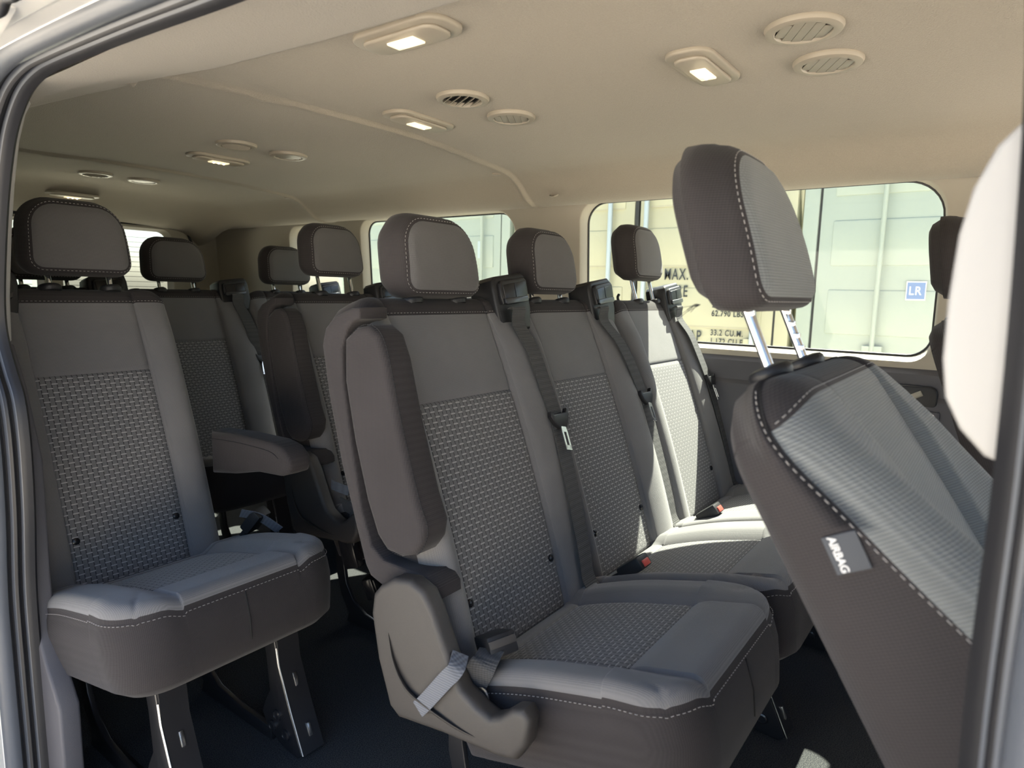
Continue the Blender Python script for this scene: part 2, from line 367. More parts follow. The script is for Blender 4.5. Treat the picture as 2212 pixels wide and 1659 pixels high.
def backrest(root, xl, xr, pl_, pr, y0, z0=.36, H=.678, rec=20.5, T=.11, zf=.470, front=False, r=.03, shoulder=.075, shr=None, shl=None):
    """xl<xr outer edges, pl_<pr centre panel edges, local x"""
    def hf(x, z, e):
        y = rollf(e, r)+.014*sin(pi*min(1, max(0, z/H)))
        if x < pl_ or x > pr:
            bw = (pl_-xl) if x < pl_ else (xr-pr); d = (pl_-x) if x < pl_ else (x-pr)
            k = 1-sm((z-H*.80)/(H*.16)); y += .012*k if front else 0
            y += ((.11 if x > 0 else .072)*sm((.66-z)/.40)*sm(d/.10) if front else 0)+(0 if front else .020)*sin(pi*min(1, .08+.92*d/max(bw, .01)))**.7*k*(1 if bw > .05 else .5)
        else:
            y += -.004
        y += gro(x-pl_)+gro(x-pr)
        if pl_ < x < pr: y += gro(z-zf, .0025, .004)
        return y
    xs = lin(xl, xr, [pl_, pr], .012); zs = lin(0, H, [zf, H-(.030 if front else .042)], .014)
    cap = .030 if front else .042; top = H-cap
    def mf(x, z, e, k):
        if k: return 0 if (front and k == 1 and e == 0 and z < top) else 2
        if z > top: return 2
        return 1 if (pl_ < x < pr and z < zf) else 0
    pl = Pillow(xs, zs, (.03, .03, shr or shoulder, shl or shoulder), hf, [(.036, 0), (.05, -.001), (T-.03, 0), (T-.012, .006), (T, .022)], mf, roll=r, soft=True)
    th = radians(rec)
    o = pl.build('backrest', [M['greyf'] if front else M['grey'], M['wov'], M['char_s']], root, loc=(0, y0, z0), rot=(th, 0, 0))
    pts, nn = zip(*[pl.surf(xl+.003+(xr-xl-.006)*k/160, top+.0045) for k in range(161)])
    stitches(pts, nn).out('stitching', M['thread'], o, smooth=False)
    def at(x, z, off=0):
        """point on the front surface in root coordinates"""
        p, n = pl.surf(x, z); p = p+n*off
        return Vector((p.x, y0+p.y*cos(th)-p.z*sin(th), z0+p.y*sin(th)+p.z*cos(th)))
    o2 = MB()
    for bx in (pl_+.016, pr-.014):
        p, n = pl.surf(bx, .118); o2 = MB(); o2.lathe([(0, .005), (.004, .0048), (.0072, .003), (.0075, 0)], p, n, 18); o2.out('snap_button', M['gloss'], o)
    return o, pl, at
def cushion(root, xl, xr, wl, wr, y0, D=.40, ztop=.372, th=.135, rf=.075, wf=.245, wy=.05, stitch=True, tilt=14):
    """y0: rear edge; runs forward D. (x,z)->(x,y), height up"""
    def hf(x, z, e):
        y = rollf(e, .022); c = (wl+wr)/2
        bw = .04
        dx = max(wl-x, x-wr, 0); y += .017*sm(dx/.035)*(1-.35*sm((z-D*.7)/.1))
        if wy < z < wy+wf: y += -.003
        if dx == 0 and z > wy+wf: y += .006*sm((z-wy-wf)/.03)
        y += .021*sin(pi/2*min(1, z/(D*.5)))-.003*sm((z-D*.6)/(D*.4))
        if wy-.005 < z < wy+wf+.005: y += gro(x-wl, a=.0035)+gro(x-wr, a=.0035)
        if dx == 0: y += gro(z-wy, a=.0035)+gro(z-(wy+wf), a=.003)
        elif z >= wy+wf: y += gro(hypot(dx, 0)-.018-.55*(z-wy-wf), .0035, .003)
        return y
    xs = lin(xl, xr, [wl, wr], .011); zs = lin(0, D, [wy, wy+wf], .011)
    def mf(x, z, e, k):
        if k: return 2
        return 1 if (wl < x < wr and wy < z < wy+wf) else 0
    def warp(p): return Vector((p.x, p.z, p.y))
    pl = Pillow(xs, zs, (.03, .03, rf, rf), hf, [(.026, 0), (.034, -.003), (.06, -.005), (th-.04, 0), (th-.012, .006), (th, .03)], mf, warp, .022)
    o = pl.build('seat_cushion', [M['grey_c'], M['wov_c'], M['char_c']], root, loc=(0, y0, ztop), rot=(radians(tilt), 0, 0))
    if stitch:
        n = len(pl.loopP); q = [(Vector((p[0]-m.x*.0035, p[2]-m.y*.0035, p[1]-.010)), Vector((-m.x, -m.y, 0))) for p, m in zip(pl.loopP, pl.NR)]
        q = [a for a in q if a[0].y > .03]; i0 = max(range(len(q)), key=lambda i: (q[i][0]-q[i-1][0]).length); q = q[i0:]+q[:i0]
        stitches([a for a, _ in q], [b for _, b in q]).out('stitching', M['thread'], o, smooth=False)
        k = min((i for i in range(n) if pl.NR[i].y < -.9 and pl.loopP[i][2] > D*.8), key=lambda i: abs(pl.loopP[i][0]-(xl+xr)/2)); p = pl.loopP[k]
        v, f = ribbon([(p[0], p[2]+.0032, p[1]-.014), (p[0], p[2]+.0062, -.06), (p[0], p[2]+.0006, -(th-.035))], (1, 0, 0), .0016, .002); link('skirt_seam', v, f, M['seam'], o)
    return o
def belt_tower(root, x, y, z, lean=.22, mir=1):
    mb = MB()
    body = [(-.060, -.02), (.060, -.02), (.068, .03), (.072, .075), (.070, .098), (.058, .108), (-.052, .122), (-.064, .114), (-.070, .09), (-.074, .03)]
    mb.prism([(p[0]*mir, p[1]) for p in body], 'y', -.055, .022, .009)
    lip = [(-.048, .050), (.052, .040), (.058, .060), (.057, .088), (.048, .096), (-.046, .108), (-.055, .10), (-.056, .066)]
    mb.prism([(p[0]*mir, p[1]) for p in lip], 'y', .018, .032, .005)
    o = mb.out('belt_tower', M['black'], root, loc=(x, y, z), rot=(radians(12), 0, 0)); o.scale = (.88, .9, .9)
    c = MB(); c.prism([(-.044*mir, .058), (.046*mir, .049), (.050*mir, .085), (-.046*mir, .098)], 'y', .028, .0345, .002)
    c.out('slot_cover', M['gloss'], o)
    s_ = MB(); s_.prism([(-.046*mir, .050), (-.040*mir, .046), (.046*mir, .038), (.052*mir, .042), (.052*mir, .052), (-.044*mir, .061)], 'y', .030, .038, .002); s_.box((.002*mir, .0352, .073), (.0012, .001, .036))
    s_.out('belt_slot', M['steel'], o)
    return o
def belt(root, at, xt, xm, xb, zt=.385):
    """webbing from the tower slot over the backrest face to the cushion, with its tongue"""
    pts = [Vector((xt, -.205, .965)), Vector((xt-.001, -.190, .968))]
    for z in (.60, .54, .47, zt, .30, .2, .1, .05):
        t = (.62-z)/(.62-zt); xx = xt+(xm-xt)*t if t < 1 else xm+(xb-xm)*(zt-z)/(zt-.05); pts.append(at(xx, z, .009))
    pts.append(pts[-1]+Vector((0, .03, -.03)))
    v, f = ribbon(spline(pts, 6), (1, 0, 0), .046)
    w = link('seat_belt', v, f, M['web'], root); auto(w)
    c = at(xm, zt, .014)
    mb = MB(); pol = [(-.033, .012), (-.030, -.004), (-.014, -.022), (.010, -.022), (.026, -.008), (.034, .008), (.030, .018), (.022, .010), (-.022, .010), (-.030, .019)]
    mb.prism(pol, 'y', -.005, .007, .0025)
    t = mb.out('tongue_grip', M['black'], w, loc=c, rot=(radians(20), 0, 0))
    mb = MB(); mb.prism([(-.010, -.018), (.008, -.018), (.010, -.030), (-.012, -.030)], 'y', 0, .002)
    for a, b in (((-.012, -.030), (-.006, -.068)), ((.004, -.030), (.010, -.068))): mb.prism([a, (a[0]+.006, a[1]), (b[0]-0, b[1]), (b[0]-.006, b[1])] if a[0] > 0 else [a, (a[0]+.006, a[1]), b, (b[0]-.006, b[1])], 'y', 0, .002)
    mb.prism([(-.012, -.060), (.010, -.060), (.010, -.070), (-.012, -.070)], 'y', 0, .002)
    mb.out('tongue_plate', M['bright'], w, loc=c+Vector((0, .004, 0)), rot=(radians(27), radians(-12), 0))
    return w
def buckle(root, c, rot, h=.062, red=True, stalk=True):
    mb = MB(); mb.box((0, 0, 0), (.046, .028, h), .006)
    if stalk: mb.box((0, 0, -h*.7), (.024, .012, h*.7), .003)
    o = mb.out('belt_buckle', M['black'], root, loc=c, rot=rot)
    if red: m2 = MB(); m2.box((0, .004, h/2), (.026, .014, .006), .002); m2.out('release_button', M['red'], o)
    return o
def leg_frame(root, x, y0, side=1):
    """pressed black steel leg in the y-z plane: raked front strut with foot plate, floor rail, curved rear strut"""
    mb = MB(); t = .006
    web = [(.190, .34), (.235, .34), (.262, .225), (.268, .190), (.305, .10), (.345, .012), (.330, .0), (.285, .004), (.225, .028), (.205, .06), (.215, .085), (.236, .12), (.226, .20)]
    mb.prism([(y0+a, b) for a, b in web], 'x', x-t, x+t, .002)
    rail = [(.235, .0), (.235, .030), (.10, .034), (.02, .045), (-.03, .075), (-.06, .12), (-.075, .20), (-.075, .30), (-.11, .30), (-.105, .15), (-.085, .08), (-.05, .03), (-.06, .0)]
    mb.prism([(y0+a, b) for a, b in rail], 'x', x-t, x+t, .002)
    # front flange of the strut
    fl = ribbon([Vector((x-side*.024, y0+a, b)) for a, b in ((.236, .34), (.262, .235), (.268, .19), (.305, .10), (.347, .010))], (1, 0, 0), .052, .005); mb.add(*fl)
    fl = ribbon([Vector((x-side*.012, y0+a, b)) for a, b in ((.236, .002), (.10, .002), (-.06, .002))], (1, 0, 0), .034, .004); mb.add(*fl)
    o = mb.out('leg_frame', M['steel'], root)
    for a, b in ((.262, .072), (.244, .040), (.292, .038)):
        m2 = MB(); m2.lathe([(.013, 0), (.0125, .003), (.009, .0045), (.0085, .003), (.004, .003), (0, .0035)], (x+side*t, y0+a, b), (side, 0, 0), 20); m2.out('rivet', M['steel'], o)
    for a, b, dy, dz in ((.283, .152, .02, .05), (.328, .052, .016, .036)):
        m2 = MB(); m2.box((x-side*.026, y0+a+.003, b), (.009, .005, .030), .002, rot=Matrix.Rotation(radians(22), 3, 'X')); m2.out('slot_edge', M['bright'], o)
    m2 = MB(); m2.tube([(x+side*.004, y0+.262, .228), (x+side*.004, y0+.270, .188), (x+side*.004, y0+.307, .10), (x+side*.004, y0+.348, .012)], .0022, 8); m2.out('bright_edge', M['bright'], o)
    return o
# outlines in the seat's side view (y forward of the seat's base line, z up)
SHELL = [(-.128, .973), (-.150, .971), (-.190, .956), (-.210, .938), (-.218, .912), (-.204, .835), (-.175, .727), (-.143, .635), (-.120, .572), (-.108, .556), (-.085, .549), (-.02, .549), (.020, .549), (.032, .557), (.030, .572), (.010, .590), (-.030, .588), (-.080, .590), (-.106, .606), (-.128, .66), (-.150, .76), (-.168, .86), (-.170, .908), (-.158, .938), (-.145, .951), (-.128, .956)]
ARM = [(-.162, .925), (-.135, .944), (-.108, .948), (-.086, .935), (-.070, .900), (-.045, .810), (-.010, .705), (.008, .665), (.004, .640), (-.012, .618), (-.040, .608), (-.070, .610), (-.092, .630), (-.115, .680), (-.143, .770), (-.163, .860)]
COVER = [(-.058, .566), (-.030, .584), (.004, .590), (.032, .580), (.048, .558), (.067, .520), (.089, .478), (.102, .459), (.130, .446), (.152, .440), (.168, .449), (.188, .468), (.205, .474), (.216, .462), (.212, .425), (.196, .398), (.168, .390), (.069, .380), (-.020, .366), (-.040, .378), (-.065, .445), (-.079, .515), (-.074, .547)]
def TP(P, k): return [(k*(a-.645)+.645, k*b+1-k) for a, b in P]
SHELL, ARM, COVER = TP(SHELL, 1.088), TP(ARM, 1.088), TP(COVER, 1.086)
def side_fittings(root):
    """armrest pad folded up, side wing behind it and plastic hinge cover on the aisle side"""
    mb = MB(); mb.prism(SHELL, 'x', .488, .552, .0055, seg=3); w = mb.out('side_wing', M['char_s'], root, ang=60)
    mb = MB(); mb.prism([(a+.006, b) for a, b in ARM], 'x', .497, .560, .012, seg=4); a_ = mb.out('armrest', M['char_s'], root, ang=60)
    n = len(ARM); P = [Vector((.5505, q[0]+.006, q[1])) for q in ARM]; cc = sum(P, Vector())/n
    P = spline(P+[P[0]], 5)
    stitches(P, [(0, p.y-cc.y, p.z-cc.z) for p in P], gap=.001, w=.0014).out('piping', M['dthread'], a_, smooth=False)
    mb = MB(); mb.prism(COVER, 'x', .546, .582, .011, seg=4); c = mb.out('hinge_cover', M['cover'], root, ang=50)
    Q = TP([(-.042, .50), (-.028, .455), (.0, .422), (.045, .408), (.10, .400), (.14, .402)], 1.086)
    mb = MB(); P = spline([(.580+.0015*sin(i), a, b) for i, (a, b) in enumerate(Q)], 8)
    mb.tube(P, [.002+.011*sin(pi*min(1, i/(len(P)-1)))**.7 for i in range(len(P))], 12, sx=.25); mb.out('moulded_rib', M['cover'], c)

# ------------------------------------------------------------------ the seats
YA = -.645; PITCH = .80
def B_(y): return y-YA
# three-seat bench of the first row
A = empty('bench_seat', (0, YA, 0), 'three-seat grey cloth bench nearest the open door, armrest folded up on its near end', 'seat', 'passenger seats')
seatsA = [ # xl, xr, panel l, panel r, belt/tower x, headrest x, headrest z, cushion xl,xr,wl,wr
    (.070, .520, .182, .464, .092, .315, .988, .100, .528, .190, .450),
    (-.365, .066, -.232, .033, -.312, -.085, 1.001, -.330, .096, -.215, .040),
    (-.850, -.380, -.732, -.463, -.790, -.640, 1.048, -.840, -.334, -.735, -.455)]
for i, (xl, xr, p0, p1, tx, hx, hz, cl, cr, w0, w1) in enumerate(seatsA):
    b_, pl_, at = backrest(A, xl, xr, p0, p1, 0, shr=.04 if i == 0 else None)
    headrest(A, hx, hz, -.213-(hz-.99)*.36, .36, w=(.222, .205, .205)[i], h=(.155, .152, .166)[i], gz=.978 if i else .978, post_to=.955)
    belt_tower(A, tx+.012, -.225, .935)
    belt(A, at, *((.117, .095, .128), (-.262, -.345, -.352), (-.765, -.815, -.83))[i])
    cushion(A, cl, cr, w0, w1, -.02, D=.415, tilt=14.5)
side_fittings(A)
for x in (.42, -.22, -.70): leg_frame(A, x, .0)
buckle(A, (.048, .075, .435), (radians(-50), 0, 0)); buckle(A, (-.40, .075, .435), (radians(-50), 0, 0))
# outer buckle on its webbing, standing beside the hinge cover
bk = MB(); bk.box((0, 0, 0), (.048, .072, .034), .005); bk.box((.0, .036, .004), (.046, .004, .012), .001, 1); bo = bk.out('belt_buckle', [M['black'], M['cover']], A, loc=(.483, .045, .442), rot=(radians(26), radians(8), radians(-28)))
v, f = ribbon(spline([(.510, .058, .448), (.536, .064, .440), (.543, .053, .413), (.543, .040, .380)], 6), (-.35, .9, .1), .042); w = link('buckle_webbing', v, f, M['web'], A); auto(w)
mb = MB(); mb.tube([(.543, .066+.012*cos(t), .386+.016*sin(t)) for t in [2*pi*k/20 for k in range(20)]], .003, 8, closed=True); mb.out('anchor_ring', M['bright'], A)
S_ = TP([(.085, .500), (.095, .490), (.080, .470), (.045, .425), (.028, .405)], 1.086)
v, f = ribbon(spline([(x, a, b) for x, (a, b) in zip((.560, .583, .588, .588, .588), S_)], 6), (0, .6, -.35), .026); w = link('recline_strap', v, f, M['webl'], A); auto(w)

mb = MB(); mb.tube(spline([(-.600, -.262, .984), (-.575, -.290, .980), (-.560, -.302, .982), (-.556, -.305, .994), (-.563, -.305, 1.002)], 5), .0042, 10); mb.out('coat_hook', M['black'], A)
# single seat of the second row by the door's rear edge
BY = YA-.835+.03
B1 = empty('single_seat', (0, BY, 0), 'single grey cloth seat with its armrest swung down into the aisle, left side', 'seat', 'passenger seats')
b_, pl_, at = backrest(B1, .452, .885, .532, .768, 0, shl=.045)
headrest(B1, .632, 1.018, -.223, .36, w=.222, h=.168, gz=.985, post_to=.955)
belt_tower(B1, .825, -.225, .925, mir=-1)
cushion(B1, .412, .848, .520, .745, -.02, D=.41, rf=.085, tilt=12)
for x in (.49, .74): leg_frame(B1, x, .0)
mb = MB()
arm = [(-.055, .655), (.06, .662), (.186, .664), (.228, .657), (.252, .640), (.258, .621), (.250, .602), (.222, .592), (.136, .586), (.04, .564), (-.055, .549)]
mb.prism(arm, 'x', .388, .450, .012, seg=4); a_ = mb.out('armrest', M['char_s'], B1, ang=60)
v = [Vector((.4505, a, b-.018)) for a, b in ((-.05, .655), (.06, .662), (.186, .662), (.225, .650))]
stitches(spline(v, 6), [(1, 0, 0)]*30, gap=.0006, w=.0014).out('piping', M['dthread'], a_, smooth=False)
buckle(B1, (.405, .055, .445), (radians(-40), 0, radians(20)), red=False)
v, f = ribbon(spline([(.440, .05, .47), (.405, .075, .455), (.37, .10, .42)], 6), (0, .6, .6), .030); w = link('buckle_webbing', v, f, M['webl'], B1); auto(w)
v, f = ribbon(spline([(.870, .015, .52), (.868, .03, .47), (.862, .05, .42), (.860, .06, .37)], 6), (.2, 1, .2), .044); w = link('seat_belt', v, f, M['web'], B1); auto(w)

# two-seat bench of the second row behind
B2 = empty('bench_seat', (-.385, BY, 0), 'two-seat cloth bench behind the three-seat bench, across the aisle from the single seat', 'seat', 'passenger seats')
for xl, xr, p0, p1, tx, hx, hz, cl, cr in ((.070, .520, .182, .464, .092, .290, 1.040, .100, .528), (-.39, .066, -.260, .020, -.33, -.09, 1.02, -.35, .096)):
    b_, pl_, at = backrest(B2, xl, xr, p0, p1, 0, shr=.04 if xr > .3 else None)
    headrest(B2, hx, hz, -.231, .36, w=.215, h=.160, gz=.980, post_to=.955)
    belt_tower(B2, tx, -.225, .925); belt(B2, at, tx+.02, tx, tx+.01)
    cushion(B2, cl, cr, cl+.1, cr-.09, -.02, stitch=False)
side_fittings(B2)
for x in (.42, -.2): leg_frame(B2, x, .0)
bk = MB(); bk.box((0, 0, 0), (.030, .045, .085), .005); bk.out('belt_buckle', M['gloss'], B2, loc=(.560, .125, .31), rot=(radians(16), 0, radians(15)))
v, f = ribbon(spline([(.550, .08, .43), (.560, .13, .425), (.562, .138, .39), (.560, .125, .34)], 6), (.3, 1, .3), .044); w = link('buckle_webbing', v, f, M['web'], B2); auto(w)
v, f = ribbon(spline([(.562, .055, .49), (.572, .07, .485), (.56, .12, .475)], 4), (0, .1, 1), .026); w = link('recline_strap', v, f, M['webl'], B2); auto(w)

bk = MB(); bk.box((0, 0, 0), (.05, .03, .060), .006); bk.box((0, .013, 0), (.036, .012, .044), .003); bk.out('belt_buckle', M['gloss'], B2, loc=(.49, .13, .19), rot=(radians(20), 0, radians(25)))
# rear bench
CY = -2.18
C_ = empty('bench_seat', (0, CY, 0), 'rearmost three-seat cloth bench in deep shade behind the single seat', 'seat', 'passenger seats')
for k, (cx, hz) in enumerate(((.46, 1.0), (.045, 1.005), (-.425, 1.005))):
    xl, xr = cx-.215, cx+.215
    if k == 2: xl, xr = -.66, -.215
    if k == 1: xl = -.205
    p0, p1 = (xl+.120, xr-.085)
    b_, pl_, at = backrest(C_, xl, xr, p0, p1, 0)
    headrest(C_, cx+(.0 if k < 2 else .005), hz+.01, -.221, .36, w=.22, h=.155, gz=.978, post_to=.955)
    belt_tower(C_, xl+.045, -.225, .925); belt(C_, at, xl+.05, xl+.01, xl)
    cushion(C_, xl+.03, xr+.02, p0+.01, p1, -.02, stitch=False)
for x in (.5, .0, -.5): leg_frame(C_, x, .0)

# front seats
def front_seat(x0, y0, label, rec, hz, hy, near):
    R = empty('front_seat', (x0, y0, 0), label, 'seat', 'front seats')
    b_, pl_, at = backrest(R, -.218, .250, -.122, .125, 0, z0=.36, H=.684 if near else .66, rec=rec, T=.078, zf=.330, front=True, r=.045, shoulder=.08)
    h = headrest(R, 0, hz, hy, .52 if near else .2, lean=.35 if near else .15, w=.250, h=.182 if near else .17, T=.080, post_to=.915, sp=.075, notched=True, gz=.920 if near else .965)
    cushion(R, -.235, .235, -.13, .13, -.02, D=.46, ztop=.42, th=.17, wf=.30, tilt=6)
    mb = MB(); mb.box((0, .2, .13), (.40, .36, .26), .02); mb.out('seat_pedestal', M['black'], R)
    q = [(Vector((p[0]+.0006-m.x*.001, -.036+(p[1]+.045)*(5/6)-.004, p[2])), Vector((1, 0, 0))) for p, m in zip(pl_.loopP, pl_.NR) if m.x < -.3 and p[2] > .03]
    stitches([a for a, _ in q], [b for _, b in q]).out('side_stitching', M['thread'], b_, smooth=False)
    return R, b_, pl_, h
FP, fpb, fpp, fph = front_seat(.475, .215, 'front passenger seat with a small AIRBAG tag on its side, close up at the right', 31, .988, -.400, True)
# airbag tag sewn into the side seam
tg = MB(); tg.box((0, 0, 0), (.0016, .026, .030), .0004); to = tg.out('airbag_tag', M['tagc'], fpb, loc=(.2525, -.020, .535), rot=(radians(-3), 0, 0))
fc = bpy.data.curves.new('airbag_text', 'FONT'); fc.body = 'AIRBAG'; fc.size = .0085; fc.align_x = 'CENTER'; fc.align_y = 'CENTER'; fc.extrude = .0001; fc.space_character = .95; fc.offset = .0002; fc.materials.append(M['ink'])
ft = bpy.data.objects.new('airbag_text', fc); COL.objects.link(ft); ft.parent = to; ft.location = (.0012, -.006, 0); ft.rotation_euler = (radians(90), radians(90), radians(90)); textmesh(ft)
# frayed thread ends under the headrest
mb = MB()
for k in range(9):
    a = Vector((.105, -.075, .004)); d = Vector((.3+random.random()*.5, -1-random.random(), -.4-random.random()*.8)).normalized(); L = .008+.018*random.random()
    if k < 2: L = .034
    mb.tube([a, a+d*L*.5+Vector((0, 0, .002)), a+d*L], .0003, 4)
mb.out('frayed_thread', M['dthread'], fph)
DR, drb, drp, drh = front_seat(-.47, .178, 'dark driver seat half hidden behind the white pillar trim', 20, 1.01, -.22, False)

# ------------------------------------------------------------------ shell of the van
def grid(name, rows, mats, parent=None, **k):
    n = len(rows[0]); v = [p for r in rows for p in r]
    f = [[j*n+i, j*n+i+1, (j+1)*n+i+1, (j+1)*n+i] for j in range(len(rows)-1) for i in range(n-1)]
    return link(name, v, f, mats, parent, recalc=False, **k)
# floor
mb = MB(); mb.box((0, -1.0, -.03), (1.86, 5.6, .06)); struct(mb.out('floor', M['carpet'], smooth=False))
# headliner
def crease(y):
    pts = [(-3.8, .70), (-2.2, .685), (-1.88, .672), (-1.39, .615), (-1.2, .578), (-.9, .553), (-.7, .545), (1.2, .54)]
    for (a, p), (b, q) in zip(pts, pts[1:]):
        if a <= y <= b: return p+(q-p)*(y-a)/(b-a)
    return pts[-1][1]
def prof(y):
    c = crease(y)
    P = [(.868, 1.293), (.80, 1.318), (c+.10, 1.362), (c+.03, 1.384), (c+.008, 1.391), (c, 1.394), (c-.004, 1.400), (c-.010, 1.420), (c-.07, 1.428), (.34, 1.430), (.2, 1.433), (.1, 1.434), (0, 1.435), (-.1, 1.434), (-.2, 1.432), (-.3, 1.429), (-.42, 1.424), (-.52, 1.420), (-.60, 1.413), (-.64, 1.403), (-.67, 1.385), (-.695, 1.365), (-.725, 1.338), (-.76, 1.322), (-.80, 1.316), (-.845, 1.322)]
    dz = 0
    if y < -3.25: t = (-3.25-y)/.45; dz = -.115*sm(t)
    out = []
    for x, z in P:
        s = 0
        for y0, sg in ((-1.385, 1), (-2.62, -1)):
            yy = y-(y0+(.02*cos(x*5)-.02)*1)
            s += -.008*math.exp(-(yy/.010)**2)+.004*(math.tanh(yy/.006)*.5)*math.exp(-(yy/.15)**2)+gro(yy+.016, .003, -.002)
        out.append(Vector((x, y, z+s*((1 if x > -.8 else .3) if x < c+.001 else 0)+dz*(1 if z > 1.33 else .0 if z < 1.325 else .4))))
    return out
ys = sorted(set([-3.72+.07*i for i in range(0, 70)]+[c+d*.004 for c in (-1.385, -2.62) for d in range(-12, 13)]+[c+d*.004 for c in (-1.42, -2.65) for d in range(-6, 7)]))
ceil = struct(grid('ceiling', [prof(y) for y in ys], M['liner']))
# roof skin above, and the cab's front
mb = MB(); mb.box((0, -1.15, 1.50), (1.95, 5.4, .03), .01); mb.box((0, 1.62, 1.44), (1.8, .3, .03), rot=Matrix.Rotation(radians(-25), 3, 'X')); struct(mb.out('roof', M['paint'], smooth=False))
mb = MB(); mb.box((0, 2.25, .30), (1.9, .9, 1.0), .05); struct(mb.out('wall_front', M['lower'], smooth=False))
def rrect(y0, y1, z0, z1, r, n=8, top_in=0):
    P = []
    for cx, cz, a0, rr in ((y1-r[1], z0+r[1], -pi/2, r[1]), (y1-r[2], z1-r[2], 0, r[2]), (y0+r[3], z1-r[3], pi/2, r[3]), (y0+r[0], z0+r[0], pi, r[0])):
        for k in range(n+1): a = a0+pi/2*k/n; P.append((cx+rr*cos(a), cz+rr*sin(a)))
    return P
def pane_cell(mb, cell, win, X, side, rev=.052, flare=(.012, .024), mi=0):
    """wall cell (y0,y1,z0,z1) with a rounded window; X(z) = wall plane, side = outward sign"""
    y0, y1, z0, z1 = cell; n = len(win); cy_, cz_ = (min(p[0] for p in win)+max(p[0] for p in win))/2, (min(p[1] for p in win)+max(p[1] for p in win))/2
    outer = []
    for p in win:
        d = (p[0]-cy_, p[1]-cz_); t = min((((y1-cy_) if d[0] > 0 else (y0-cy_))/d[0]) if abs(d[0]) > 1e-6 else 1e9, (((z1-cz_) if d[1] > 0 else (z0-cz_))/d[1]) if abs(d[1]) > 1e-6 else 1e9)
        outer.append((cy_+d[0]*t, cz_+d[1]*t))
    # snap nearest points to the cell corners
    for c in ((y0, z0), (y1, z0), (y1, z1), (y0, z1)):
        k = min(range(n), key=lambda i: (outer[i][0]-c[0])**2+(outer[i][1]-c[1])**2); outer[k] = c
    zb = min(p[1] for p in win)
    def fl(p, k):
        d = Vector((p[0]-cy_, p[1]-cz_)); d.normalize(); down = sm((zb+.06-p[1])/.06)
        return (p[0]+d.x*flare[0]*k, p[1]+d.y*(flare[0]*(1-down))*k-flare[1]*down*k)
    rings = [([fl(p, 1) if 1 else p for p in win], 0.0), ([fl(p, .6) for p in win], .004), ([fl(p, .15) for p in win], rev*.8), (win, rev)]
    V = [(X(p[1]), p[0], p[1]) for p in outer]; F = []
    for ring, d in rings: V += [(X(p[1])+side*d, p[0], p[1]) for p in ring]
    for r in range(len(rings)):
        for k in range(n): F.append([r*n+k, r*n+(k+1) % n, (r+1)*n+(k+1) % n, (r+1)*n+k])
    mb.add(V, F, mi)
XL = lambda z: -.845-(.03*(1.32-z)/.47 if z < 1.32 else 0)
wins = [rrect(-1.262, -.150, .846, 1.332, (.06, .06, .10, .075)), rrect(-2.462, -1.570, .846, 1.318, (.06, .06, .10, .06)), rrect(-3.02, -2.62, .846, 1.305, (.06, .06, .08, .06))]
mb = MB()
for win, c in zip(wins, ((-1.40, .0, .80, 1.345), (-2.54, -1.40, .80, 1.335), (-3.30, -2.54, .80, 1.330))): pane_cell(mb, c, win, XL, -1)
mb.add([(XL(1.33), -3.30, 1.33), (XL(.8), -3.30, .8), (XL(.8)+.02, -3.74, .8), (XL(1.33)+.02, -3.74, 1.33)], [[0, 1, 2, 3]])
mb.add([(XL(1.36), .0, 1.36), (XL(.8), .0, .8), (XL(.8), .12, .8), (XL(1.36), .12, 1.36)], [[0, 1, 2, 3]])
wl_ = struct(mb.out('wall_left', M['pillar'], ang=50))
# lower trim with a ledge, on the left wall
def low_rows(side, ya, yb):
    P = [(.878, .815), (.862, .800), (.858, .74), (.846, .728), (.838, .70), (.835, .60), (.84, .45), (.845, .36), (.80, .28), (.74, .25), (.72, .0)]
    return [[Vector((side*x, y, z)) for x, z in P] for y in (ya, yb)]
lw = struct(grid('trim_1', low_rows(-1, -3.74, .14), M['lower'])); auto(lw, 25)
for i, (win, nm) in enumerate(zip(wins, ('window_1', 'window_2', 'window_3'))):
    mb = MB(); V = []; n = len(win); r1 = [(a, b) for a, b in win]
    cy_ = sum(p[0] for p in win)/n; cz_ = sum(p[1] for p in win)/n
    mb.add([(XL(b)-.053, a, b) for a, b in [(a+(a-cy_)*.03, b+(b-cz_)*.03) for a, b in win]], [list(range(n))])
    g_ = struct(mb.out(nm, M['glass'], smooth=False))
    mb = MB(); mb.tube([(XL(b)-.050, a, b) for a, b in win], .0045, 6, closed=True); s_ = mb.out('window_rubber', M['rubber'], g_)
# cup well, grab recess and socket on the lower trim by the driver
mb = MB(); mb.prism(rrect(-.30, -.118, .712, .770, (.012, .012, .02, .02), 4), 'x', -.862, -.842, .004); cw = mb.out('cup_well', M['black']); tag(cw, 'dark rounded pocket moulded in the side trim below the window', 'pocket')
mb = MB(); mb.tube(spline([(-.846, -.200, .722), (-.838, -.185, .735), (-.836, -.155, .752)], 5), .008, 10); mb.out('pocket_lip', M['pillar'], cw)
us = empty('usb_socket', (-.832, -.128, .692), 'small USB charging socket in the side trim beneath the pocket', 'socket')
mb = MB(); mb.box((0, 0, 0), (.010, .040, .024), .004); mb.out('socket_plate', M['lower'], us)
mb = MB(); mb.tube([Vector((.006, a, b)) for a, b in rrect(-.012, .007, -.005, .005, (.003,)*4, 3)], .0010, 6, closed=True); mb.out('socket_rim', M['bright'], us)
mb = MB(); mb.box((.005, -.0025, 0), (.002, .016, .007)); mb.out('socket_port', M['gloss'], us)
